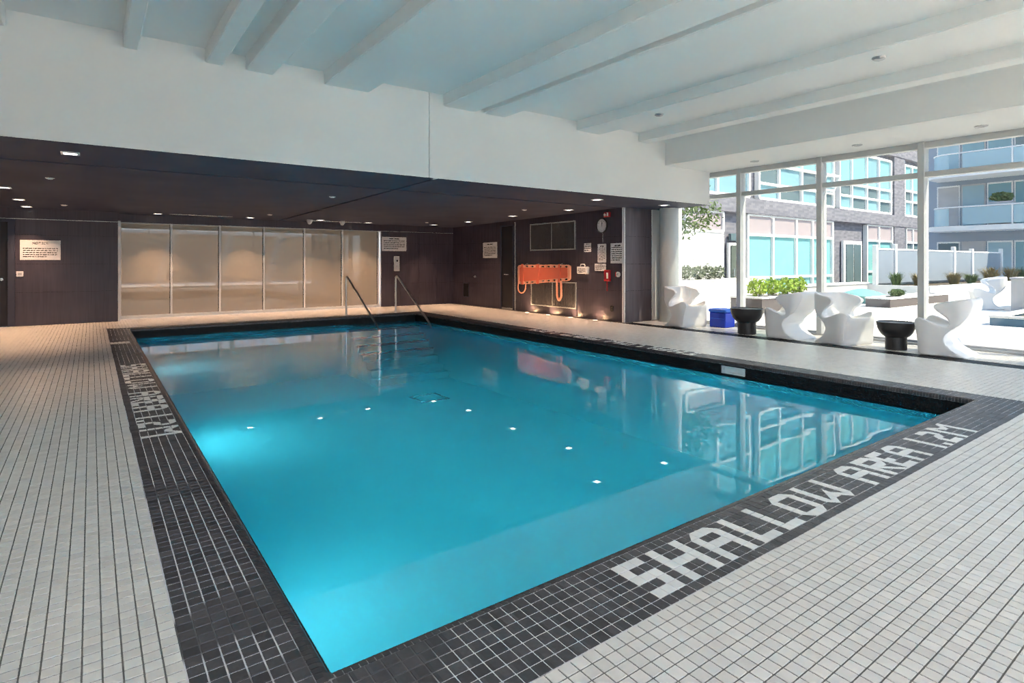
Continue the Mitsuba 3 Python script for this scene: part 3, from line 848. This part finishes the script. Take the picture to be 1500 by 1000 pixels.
part(tp, 'keypad', wall(bev(.09, .145, .06, .19, .07, .074, .001), 'x', 9.16, .885, 9.298), 'mat_sign')
part(tp, 'cord', wall(tube([[.07, .0, .03], [.075, -.1, .03], [.07, -.22, .03]], .012, 8), 'x', 9.16, .885, 9.298), 'mat_red', 40)
kp = thing('wall_switch', 'small round white switch with a red side near the white corner trim', 'switch')
part(kp, 'plate', wall(trimesh.creation.cylinder(.06, .02, sections=24), 'x', 8.78, 1.04, 9.289), 'mat_sign', 30)
part(kp, 'side_tag', wall(bev(-.075, -.045, -.05, .05, 0, .02, .004), 'x', 8.78, 1.04, 9.298), 'mat_red')
part(kp, 'button', wall(trimesh.creation.cylinder(.02, .018, sections=20), 'x', 8.78, 1.04, 9.274), 'mat_grey_metal', 30)
ot = thing('wall_outlet', 'small black outlet low on the dark right wall near the last uplight', 'outlet')
part(ot, 'plate', wall(bev(-.045, .045, -.06, .06, 0, .01, .003), 'x', 8.97, .28, 9.298), 'mat_black')
part(ot, 'socket', wall(cat(bev(-.02, .02, .012, .042, .01, .013, .001), bev(-.02, .02, -.042, -.012, .01, .013, .001)), 'x', 8.97, .28, 9.298), 'mat_charcoal')
fa = thing('fire_alarm', 'red fire alarm with a white strobe high above the clock', 'alarm')
part(fa, 'body', wall(bev(-.14, .04, -.05, .06, 0, .06, .01), 'x', 9.04, 2.36, 9.298), 'mat_red')
part(fa, 'strobe', wall(bev(-.02, .02, -.035, .045, .06, .085, .008), 'x', 9.04, 2.36, 9.298), 'mat_sign')
part(fa, 'horn', wall(trimesh.creation.cylinder(.03, .02, sections=20, transform=trimesh.transformations.translation_matrix([-.09, 0, .065])), 'x', 9.04, 2.36, 9.298), 'mat_sign', 30)
pd = thing('pool_timer_panel', 'slim white control box below the notice right of the glass panels', 'control panel')
part(pd, 'case', wall(bev(0, .17, 0, .45, 0, .06, .012), 'y', 7.26, 1.04, 15.898), 'mat_sign')
part(pd, 'dial', wall(trimesh.creation.cylinder(.028, .02, sections=20, transform=trimesh.transformations.translation_matrix([.09, .31, .062])), 'y', 7.26, 1.04, 15.898), 'mat_ink', 30)
part(pd, 'slot', wall(cat(box(.03, .14, .35, .358, .06, .062), box(.05, .12, .14, .155, .06, .062), box(.03, .14, .10, .106, .06, .062)), 'y', 7.26, 1.04, 15.898), 'mat_grey_metal')
sb = thing('intercom', 'small white wall plate below the NOTICE sign by the left door', 'switch')
part(sb, 'plate', wall(bev(0, .11, 0, .11, 0, .015, .004), 'y', -1.23, 1.01, 15.398), 'mat_sign')
part(sb, 'button', wall(bev(.025, .085, .035, .075, .015, .02, .002), 'y', -1.23, 1.01, 15.398), 'mat_grey_metal')
hb2 = thing('floor_hatch', 'black opening low on the right wall near the far corner', 'vent')
part(hb2, 'opening', wall(bev(0, .30, 0, .40, -.001, .008, .002), 'x', 15.25, .26, 9.298), 'mat_black')
part(hb2, 'rim', wall(extr(sg.box(-.015, -.015, .315, .415).difference(sg.box(.005, .005, .295, .395)), .012), 'x', 15.25, .26, 9.298), 'mat_dark_ceiling')
wh = thing('coat_hook', 'small steel lever handle on the right wall left of the square notice', 'handle')
part(wh, 'plate', wall(bev(-.035, .035, -.03, .03, 0, .012, .003), 'x', 14.58, .88, 9.298), 'mat_steel')
part(wh, 'lever', wall(tube(round_path([[0, 0, .01], [0, 0, .06], [.13, 0, .065]], .02), .012), 'x', 14.58, .88, 9.298), 'mat_steel', 40)

# ------------------------------------------------------------------ white moulded armchairs
def spline(pts, n):
    from scipy.interpolate import splprep, splev
    q = np.array(pts + pts[:1], float)
    tck, u = splprep(q.T, s=0.0002, per=True)
    return np.array(splev(np.linspace(0, 1, n, endpoint=False), tck)).T


def chair_mesh():
    prof = [(.376, .0), (.43, .16), (.47, .34), (.492, .45), (.45, .512), (.37, .512), (.24, .475), (.08, .432), (-.04, .412), (-.088, .435), (-.07, .50), (.02, .575), (.13, .64), (.165, .69), (.10, .728), (-.06, .76), (-.25, .785), (-.385, .80),
            (-.41, .775), (-.40, .68), (-.33, .53), (-.20, .42), (-.06, .335), (-.005, .26), (-.03, .18), (-.14, .09), (-.30, .02), (-.35, .0), (-.10, .0), (.15, .0)]
    pr = [(x * .735, z) for x, z in prof]
    poly = spline(pr, 110)
    poly[:, 1] = np.maximum(poly[:, 1], 0)
    W = .68
    slab = m3.CrossSection([poly.tolist()], m3.FillRule.EvenOdd).extrude(W, 1)
    slab = slab.transform(np.array([[1, 0, 0, 0], [0, 0, -1, W / 2], [0, 1, 0, 0]]).tolist())
    # rounded plan: lens-like body, round corners
    plan = sg.box(-.34, -W / 2, .42, W / 2).buffer(-.22).buffer(.22, 16)
    pm = m3.CrossSection([[list(c) for c in plan.exterior.coords][:-1]], m3.FillRule.EvenOdd).extrude(1.0)
    body = slab ^ pm
    # seat hollow: open upwards and towards the front
    sph = lambda x, y, z, r: m3.Manifold.sphere(r, 40).translate([x, y, z])
    cav = m3.Manifold.batch_hull([sph(-.02, -.13, .52, .145), sph(-.02, .13, .52, .145), sph(.30, -.13, .54, .13), sph(.30, .13, .54, .13), sph(-.08, -.14, .95, .15), sph(-.08, .14, .95, .15), sph(.55, -.14, .95, .15), sph(.55, .14, .95, .15)])
    back = m3.Manifold.batch_hull([sph(-.10, -.13, .60, .14), sph(-.10, .13, .60, .14), sph(-.15, -.13, 1.0, .14), sph(-.15, .13, 1.0, .14), sph(.4, -.13, .7, .14), sph(.4, .13, .7, .14), sph(.4, .13, 1., .14), sph(.4, -.13, 1., .14)])
    body = body - cav - back
    body = body.refine_to_length(.022)
    mesh = body.to_mesh()
    tm = trimesh.Trimesh(mesh.vert_properties[:, :3], mesh.tri_verts, process=True)
    trimesh.smoothing.filter_taubin(tm, lamb=.5, nu=.53, iterations=14)
    tm.vertices[:, 2] -= tm.vertices[:, 2].min()
    return tm


CH = chair_mesh()
CHP = mikit.ply(CH, 'mat_chair', True)
chairs = [(9.80, 7.44, -100, 'white moulded armchair beside the round column, farthest of the four by the windows'),
          (9.78, 5.16, 88, 'white moulded armchair with its front to the farther black table, seen from the side'),
          (9.82, 4.38, -108, 'white moulded armchair with its back to another chair, facing the nearer black table'),
          (9.80, 2.90, 92, 'white moulded armchair nearest to the camera, right of the nearer black table')]
for x, y, a, lab in chairs:
    k = thing('armchair', lab, 'chair', 'white moulded armchairs by the windows')
    scene[k] = {**CHP, 'to_world': T().translate([x, y, 0]).rotate([0, 0, 1], a)}
k = thing('armchair', 'white angular armchair out on the terrace beside the pale garden wall', 'chair')
scene[k] = {**CHP, 'to_world': T().translate([20.6, 5.2, -.02]).rotate([0, 0, 1], 115).scale(1.15)}

# ------------------------------------------------------------------ black pedestal tables, blue bin
for x, y, q, lab in ((9.66, 5.95, 1.0, 'black bowl-shaped pedestal table, the farther one by the blue bin'), (9.72, 3.56, .88, 'black bowl-shaped pedestal table, the nearer one before the nearest armchair')):
    tb = thing('pedestal_table', lab, 'table')
    m = lathe([(0, .0), (.15, .0), (.158, .008), (.158, .21), (.15, .225), (0, .225)], 40); m.apply_scale(q); m.apply_translation([x, y, 0])
    part(tb, 'pedestal', m, 'mat_charcoal', 35)
    m = lathe([(0, .215), (.16, .215), (.20, .24), (.245, .30), (.272, .37), (.285, .44), (.288, .462), (.28, .468), (.262, .455), (0, .452)], 48); m.apply_scale(q); m.apply_translation([x, y, 0])
    part(tb, 'bowl_top', m, 'mat_charcoal', 35)
bn = thing('blue_bin', 'blue lidded plastic bin on the floor between the round column and the farther table', 'bin')
part(bn, 'body', bev(10.12, 10.46, 6.70, 7.06, 0.0, .30, .015), 'mat_blue')
part(bn, 'lid', bev(10.10, 10.48, 6.68, 7.08, .30, .37, .02), 'mat_blue_lid')
part(bn, 'rib', bev(10.113, 10.13, 6.72, 7.04, .17, .185, .003), 'mat_blue_lid')

# ------------------------------------------------------------------ outdoors: terrace, planters, plants
struct('ground', box(WINX + .1, 70, -40, 60, -.3, -.02), 'mat_paving')
struct('ground_back', box(-60, 70, -60, -2.7, -.3, -.025), 'mat_paving')


def planter(lab, x0, x1, y0, y1, h, m, rim=True, soil=True):
    p_ = thing('planter', lab, 'planter')
    part(p_, 'wall', extr_ring(x0, x1, y0, y1, .12, -.02, h - .05), m)
    part(p_, 'cap', extr_ring(x0 - .02, x1 + .02, y0 - .02, y1 + .02, .17, h - .05, h), 'mat_white_wall')
    part(p_, 'soil', box(x0 + .12, x1 - .12, y0 + .12, y1 - .12, h - .16, h - .10), 'mat_bark')
    return p_


def extr_ring(x0, x1, y0, y1, w, z0, z1):
    m = extr(sg.box(x0, y0, x1, y1).difference(sg.box(x0 + w, y0 + w, x1 - w, y1 - w)), z1 - z0)
    m.apply_translation([0, 0, z0])
    return m


def leaves(cx, cy, cz, rx, ry, rz, n, size, seed, up=0.0):
    r = np.random.default_rng(seed)
    d = r.normal(size=(n, 3)); d /= np.linalg.norm(d, axis=1, keepdims=True)
    c = d * (r.uniform(.25, 1, (n, 1)) ** .5) * [rx, ry, rz]
    c *= (0.75 + .5 * meshkit.noise(d * 2.2 + seed))[:, None]
    c += [cx, cy, cz]
    nrm = r.normal(size=(n, 3)) + d * .6
    nrm /= np.linalg.norm(nrm, axis=1, keepdims=True)
    a = np.cross(nrm, r.normal(size=(n, 3)) + [0, 0, up]); a /= np.linalg.norm(a, axis=1, keepdims=True)
    b_ = np.cross(nrm, a)
    s = size * r.uniform(.6, 1.3, (n, 1))
    v_ = np.stack([c - a * s, c + b_ * s * .4, c + a * s, c - b_ * s * .4], 1)
    f = np.array([[0, 1, 2], [0, 2, 3]])[None] + (np.arange(n) * 4)[:, None, None]
    return trimesh.Trimesh(v_.reshape(-1, 3), f.reshape(-1, 3), process=False)


def grass(cx, cy, z, rad, h, n, seed):
    r = np.random.default_rng(seed)
    vs, fs = [], []
    for i in range(n):
        a = r.uniform(0, 2 * math.pi); q = rad * .35 * math.sqrt(r.random()); lean = r.uniform(.2, 1.0) * rad
        x0, y0 = cx + q * math.cos(a), cy + q * math.sin(a)
        hh = h * r.uniform(.6, 1.0)
        px, py = -math.sin(a) * .012, math.cos(a) * .012
        k = len(vs)
        vs += [[x0 - px, y0 - py, z], [x0 + px, y0 + py, z], [x0 + math.cos(a) * lean * .4 + px, y0 + math.sin(a) * lean * .4 + py, z + hh * .7], [x0 + math.cos(a) * lean * .4 - px, y0 + math.sin(a) * lean * .4 - py, z + hh * .7], [x0 + math.cos(a) * lean, y0 + math.sin(a) * lean, z + hh]]
        fs += [[k, k + 1, k + 2], [k, k + 2, k + 3], [k + 3, k + 2, k + 4]]
    return trimesh.Trimesh(vs, fs, process=False)


def shrub(lab, args, m, cat_='shrub', name='shrub', stem=True, group=None):
    s_ = thing(name, lab, cat_, group)
    cx, cy, cz, rx, ry, rz, n, size, seed = args
    part(s_, 'foliage', leaves(*args), m, kind='stuff')
    st = [tube([[cx + .3 * rx * math.cos(a), cy + .3 * ry * math.sin(a), cz - rz * 1.05], [cx + .5 * rx * math.cos(a), cy + .5 * ry * math.sin(a), cz]], .008, 5) for a in (0, 2.1, 4.2)]
    part(s_, 'stem', cat(*st), 'mat_bark')
    return s_


planter('long white planter wall in front of the pale house wall, seen right of the column', 12.2, 17.4, 10.1, 10.85, .80, 'mat_white_wall')
for i, x in enumerate((13.95, 14.45, 14.95, 15.45)):
    shrub(['grey-green bushy shrub on the white planter wall, nearest the column', 'grey-green shrub on the white planter wall, second from the column', 'grey-green shrub on the white planter wall, third from the column', 'grey-green shrub on the white planter wall, nearest the olive door'][i],
          (x, 10.47, 1.0, .25, .2, .22, 260, .05, 21 + i), 'mat_leaf_grey')
planter('low planter with bright green shrubs behind the farther table', 14.0, 17.2, 8.2, 9.1, .40, 'mat_shade_stone')
for i, x in enumerate((14.5, 15.2, 15.95, 16.6)):
    shrub(['bright green shrub in the low planter, leftmost of its row', 'bright green shrub in the low planter, second of its row', 'bright green shrub in the low planter, third of its row', 'bright green shrub in the low planter, rightmost of its row'][i],
          (x, 8.62, .63, .34, .24, .24, 420, .055, 41 + i), 'mat_leaf_bright')
planter('long raised white planter below the frosted glass fence', 23.8, 40.4, 7.65, 10.2, .46, 'mat_white_wall')
planter('low dark stone planter with a pale rim in the middle of the terrace', 18.7, 23.4, 7.0, 7.65, .27, 'mat_shade_stone')
shrub('dark green low shrub in the dark stone planter beside the turquoise cover', (20.1, 7.32, .37, .5, .15, .12, 400, .05, 61), 'mat_leaf')
planter('low blue-grey planter at the right edge of the terrace', 15.3, 18.6, 1.2, 3.85, .19, 'mat_bluestone')
shrub('low clipped green hedge in the blue-grey planter', (17.2, 2.55, .36, 1.0, .9, .16, 900, .05, 71), 'mat_leaf_bright', 'hedge', 'hedge')
gw = thing('garden_wall', 'pale grey garden wall at the right edge beyond the terrace', 'wall')
part(gw, 'wall', box(20.0, 23.0, 1.0, 4.58, -.02, .84), 'mat_concrete')
part(gw, 'coping', bev(19.97, 23.03, .97, 4.61, .84, .90, .01), 'mat_concrete')
tc = thing('domed_cover', 'pale turquoise domed cover over a round basin on the terrace', 'cover')
m = lathe([(0, .50), (.25, .46), (.55, .36), (.76, .27), (.78, .25), (.74, .235), (0, .235)], 36); m.apply_scale([.9, .9, .9]); m.apply_translation([20.4, 8.45, 0])
part(tc, 'cover', m, 'mat_turquoise', 30)
m = lathe([(0, -.02), (.55, -.02), (.60, .10), (.66, .24), (0, .24)], 36); m.apply_scale([.9, .9, .9]); m.apply_translation([20.4, 8.45, 0])
part(tc, 'basin', m, 'mat_turquoise', 30)
# tree by the column
tr = thing('tree', 'small leafy tree outside the glass right behind the round column', 'tree')
part(tr, 'trunk', tube([[11.75, 9.35, -.02], [11.80, 9.30, 1.4], [11.75, 9.28, 2.6]], [.05, .04, .02], 8), 'mat_bark', 40)
part(tr, 'branch', cat(*[tube([[11.79, 9.30, 1.5 + .2 * i], [11.79 + .55 * math.cos(i * 1.9), 9.30 + .55 * math.sin(i * 1.9), 2.2 + .25 * i]], [.02, .007], 6) for i in range(5)]), 'mat_bark')
part(tr, 'foliage', cat(leaves(12.0, 9.05, 2.55, .95, .8, .6, 1100, .06, 81), leaves(11.9, 9.2, 3.2, .7, .7, .7, 800, .06, 82)), 'mat_leaf', kind='stuff')

# frosted fence on the raised planter
fc = thing('glass_fence', 'frosted glass fence with white posts standing on the long raised planter', 'fence')
FY = 9.5


px_ = [24.05, 25.8, 28.7, 32.4, 34.9, 39.6]
for i, x in enumerate(px_):
    part(fc, 'post', bev(x - .09, x + .09, FY - .08, FY + .08, .361, 1.98 + (.06 if i % 2 else 0), .02), 'mat_white_wall')
for a, c in zip(px_, px_[1:]):
    part(fc, 'panel', box(a + .10, c - .10, FY - .01, FY + .01, .50, 1.78), 'mat_frosted')
    part(fc, 'top_rail', bev(a + .09, c - .09, FY - .03, FY + .03, 1.78, 1.85, .01), 'mat_white_wall')
for i, (x, h, r_) in enumerate(((24.3, .62, .30), (25.4, .60, .32), (29.2, .6, .4), (31.4, .5, .4), (34.2, .8, .6), (37.3, .8, .55), (39.3, .75, .5))):
    g = thing('ornamental_grass', f'tuft of dry ornamental grass before the frosted fence', 'grass', 'grass tufts before the frosted fence')
    part(g, 'blades', grass(x, 8.9 if i < 1 else 8.55, .362, r_, h, 170, 90 + i), 'mat_leaf_dry' if i % 3 else 'mat_leaf', kind='stuff')
tl = thing('terrace_wall', 'low grey terrace wall in front of the house, behind the armchairs', 'wall')
part(tl, 'wall', box(18.6, 23.6, 9.6, 10.0, -.02, .50), 'mat_concrete')
part(tl, 'cap', bev(18.55, 23.65, 9.55, 10.05, .50, .56, .01), 'mat_white_wall')

# ------------------------------------------------------------------ house across the court
hs = thing('apartment_house', 'grey brick apartment house with white-framed windows across the terrace', 'building')
HY = 11.0
part(hs, 'wall', box(10.9, 33.0, HY + .16, HY + 6, -.02, 8.6), 'mat_brick')
part(hs, 'brick_band', bev(15.0, 33.2, HY - .10, HY + .2, 2.95, 3.46, .01), 'mat_brick')
part(hs, 'brick_band', bev(15.0, 33.2, HY - .10, HY + .2, 6.15, 6.75, .01), 'mat_brick')
part(hs, 'pier', box(29.7, 30.9, HY - .06, HY + .2, -.02, 8.6), 'mat_brick')
part(hs, 'white_wall', box(10.9, 16.55, HY, HY + .2, -.02, 2.3), 'mat_white_wall', label='plain white wall left of the olive door')
part(hs, 'wall_joint', box(14.95, 14.97, HY - .004, HY + .002, 0, 2.3), 'mat_grey_metal')


def bay(xs, z0, z1, rows, tone, spandrel=None):
    """A white-framed group of windows: xs are the mullion positions, rows the heights of the cross bars."""
    zz = [z0] + rows + [z1]
    fr = part(hs, 'window_frame', cat(*([box(x - .05, x + .05, HY - .03, HY + .14, z0, z1 if not spandrel else spandrel) for x in xs] + [box(xs[0], xs[-1], HY - .03, HY + .14, z - .045, z + .045) for z in zz + ([spandrel] if spandrel else [])])), 'mat_white_wall')
    k = 0
    for a, c in zip(xs, xs[1:]):
        for j, (p0, p1) in enumerate(zip(zz, zz[1:])):
            t_ = tone[(k * 3 + j * 2) % len(tone)] if len(zz) < 4 or j == len(zz) - 2 else 'mat_teal_dark' if (k + j) % 2 else 'mat_teal_mid'
            if j == len(zz) - 2:
                t_ = tone[k % len(tone)]
            part(fr, 'pane', box(a + .05, c - .05, HY + .06, HY + .09, p0 + .045, p1 - .045), t_)
        if spandrel:
            part(fr, 'spandrel', box(a + .05, c - .05, HY + .03, HY + .09, z1 + .045, spandrel - .045), 'mat_pink_panel')
        k += 1


PANE = ['mat_teal_pane', 'mat_teal_pane', 'mat_teal_mid', 'mat_teal_pane']
bay([14.6, 15.3, 16.2, 17.4, 18.0], 3.52, 6.05, [4.75], ['mat_teal_mid', 'mat_teal_mid', 'mat_teal_mid'])
bay([18.6, 19.9, 21.5, 22.7, 24.0], 3.52, 6.05, [4.05, 4.75], ['mat_teal_pane'])
bay([24.5, 25.6, 27.0, 28.2, 29.5], 3.52, 5.9, [4.05, 4.55], PANE)
bay([31.0, 31.9, 32.9], 3.52, 5.9, [4.2, 4.7], PANE)
bay([14.6, 16.5], 2.3, 2.30 + .001, [], PANE, 2.93)
bay([17.9, 19.5, 21.1, 22.3, 23.9], .10, 2.25, [.78], ['mat_teal_pane'], 2.93)
bay([27.0, 28.2, 29.6], .10, 2.25, [.9], PANE, 2.93)
bay([31.2, 32.0, 32.9], .10, 2.25, [], ['mat_teal_dark'], 2.93)
dd = part(hs, 'door', box(16.85, 17.75, HY + .02, HY + .10, .0, 1.95), 'mat_white_wall', label='white-framed olive door')
part(dd, 'leaf', bev(16.95, 17.62, HY - .02, HY + .03, .02, 1.86, .004), 'mat_door_olive')
part(dd, 'transom_pane', box(16.95, 17.62, HY + .0, HY + .09, 2.02, 2.25), 'mat_teal_dark')
part(dd, 'handle', box(17.02, 17.06, HY - .07, HY - .02, .85, 1.1), 'mat_steel')
d2 = part(hs, 'door', box(24.9, 26.6, HY + .02, HY + .12, 0, 2.2), 'mat_white_wall', label='white-framed dark double door')
for x in (25.1, 25.8):
    part(d2, 'leaf', box(x, x + .6, HY - .01, HY + .03, .05, 2.05), 'mat_teal_dark')
sash = bev(22.78, 23.9, -.03, .03, -.33, .33, .01)
fr = part(hs, 'open_sash', extr(sg.box(22.78, 0, 23.9, .62).difference(sg.box(22.86, .08, 23.82, .54)), .05).apply_transform(np.array([[1, 0, 0, 0], [0, -.42, -1, HY - .03], [0, 1, -.42, 4.12], [0, 0, 0, 1.]])), 'mat_white_wall', label='white sash tilted open')
# building with curved glass balconies
bb = thing('balcony_building', 'glazed building with glass balconies at the far end of the court', 'building')
QX = 43.0
part(bb, 'wall', box(QX, QX + 8, -30, 24, -.02, 14), 'mat_blue_grey')
for z in (3.15, 6.3, 9.4):
    sl = sg.box(QX - 2.2, -20, QX + .1, 13.4).buffer(-.8).buffer(.8, 12).union(sg.box(QX - .9, -20, QX + .1, 13.4))
    m = extr(sl, .28); m.apply_translation([0, 0, z])
    fl_ = part(bb, 'balcony_slab', m, 'mat_white_wall')
    n_y = np.arange(-6.8, 12.2, 2.3)
    for a, c in zip(n_y, n_y[1:]):
        part(fl_, 'rail_pane', box(QX - 2.15, QX - 2.12, a + .05, c - .05, z + .36, z + 1.32), 'mat_rail_glass')
        part(fl_, 'rail_post', box(QX - 2.17, QX - 2.10, a - .035, a + .035, z + .28, z + 1.4), 'mat_white_wall')
    an = np.linspace(0, math.pi / 2, 9)
    arc = [(QX - 1.15 - 1.0 * math.cos(t_), 12.2 + 1.0 * math.sin(t_)) for t_ in an]
    vv = [[x, y, zz] for x, y in arc for zz in (z + .3, z + 1.32)]
    ff = [[2 * i, 2 * i + 2, 2 * i + 3] for i in range(8)] + [[2 * i, 2 * i + 3, 2 * i + 1] for i in range(8)]
    part(fl_, 'curved_pane', trimesh.Trimesh(vv, ff, process=False), 'mat_rail_glass', 60)
    part(fl_, 'hand_rail', tube([[QX - 2.13, -8, z + 1.38], [QX - 2.13, 12.1, z + 1.38]] + [[x, y, z + 1.38] for x, y in arc], .04, 8), 'mat_white_wall')
for z0 in (-.02, 3.43, 6.58, 9.68):
    for k, y in enumerate(np.arange(-4, 13, 1.25)):
        f_ = part(bb, 'window_frame', box(QX - .06, QX + .02, y, y + 1.19, z0 + .05, z0 + 2.6), 'mat_white_wall' if k % 4 else 'mat_concrete')
        part(f_, 'pane', box(QX - .09, QX - .06, y + .07, y + 1.12, z0 + .12, z0 + 2.5), ['mat_teal_mid', 'mat_teal_dark', 'mat_rail_glass', 'mat_teal_mid', 'mat_concrete'][(k * 2 + int(z0)) % 5])
hd = shrub('dark green hedge in a tall planter on the glass balcony', (QX - 1.5, 9.9, 5.0, .3, .55, .26, 800, .10, 99), 'mat_leaf', 'hedge', 'balcony_hedge')
part(hd, 'trough', bev(QX - 1.8, QX - 1.2, 9.35, 10.45, 3.43, 4.74, .02), 'mat_concrete')
# pale house behind the standpoint, mirrored in the glass panels
bh = thing('rear_house', 'tan house beyond the glazing behind the pool room', 'building')
part(bh, 'wall', box(-14, 16, -16, -12, -.02, 3.2), 'mat_tan')
part(bh, 'roof', box(-14.3, 16.3, -16.3, -11.7, 3.2, 3.4), 'mat_white_wall')
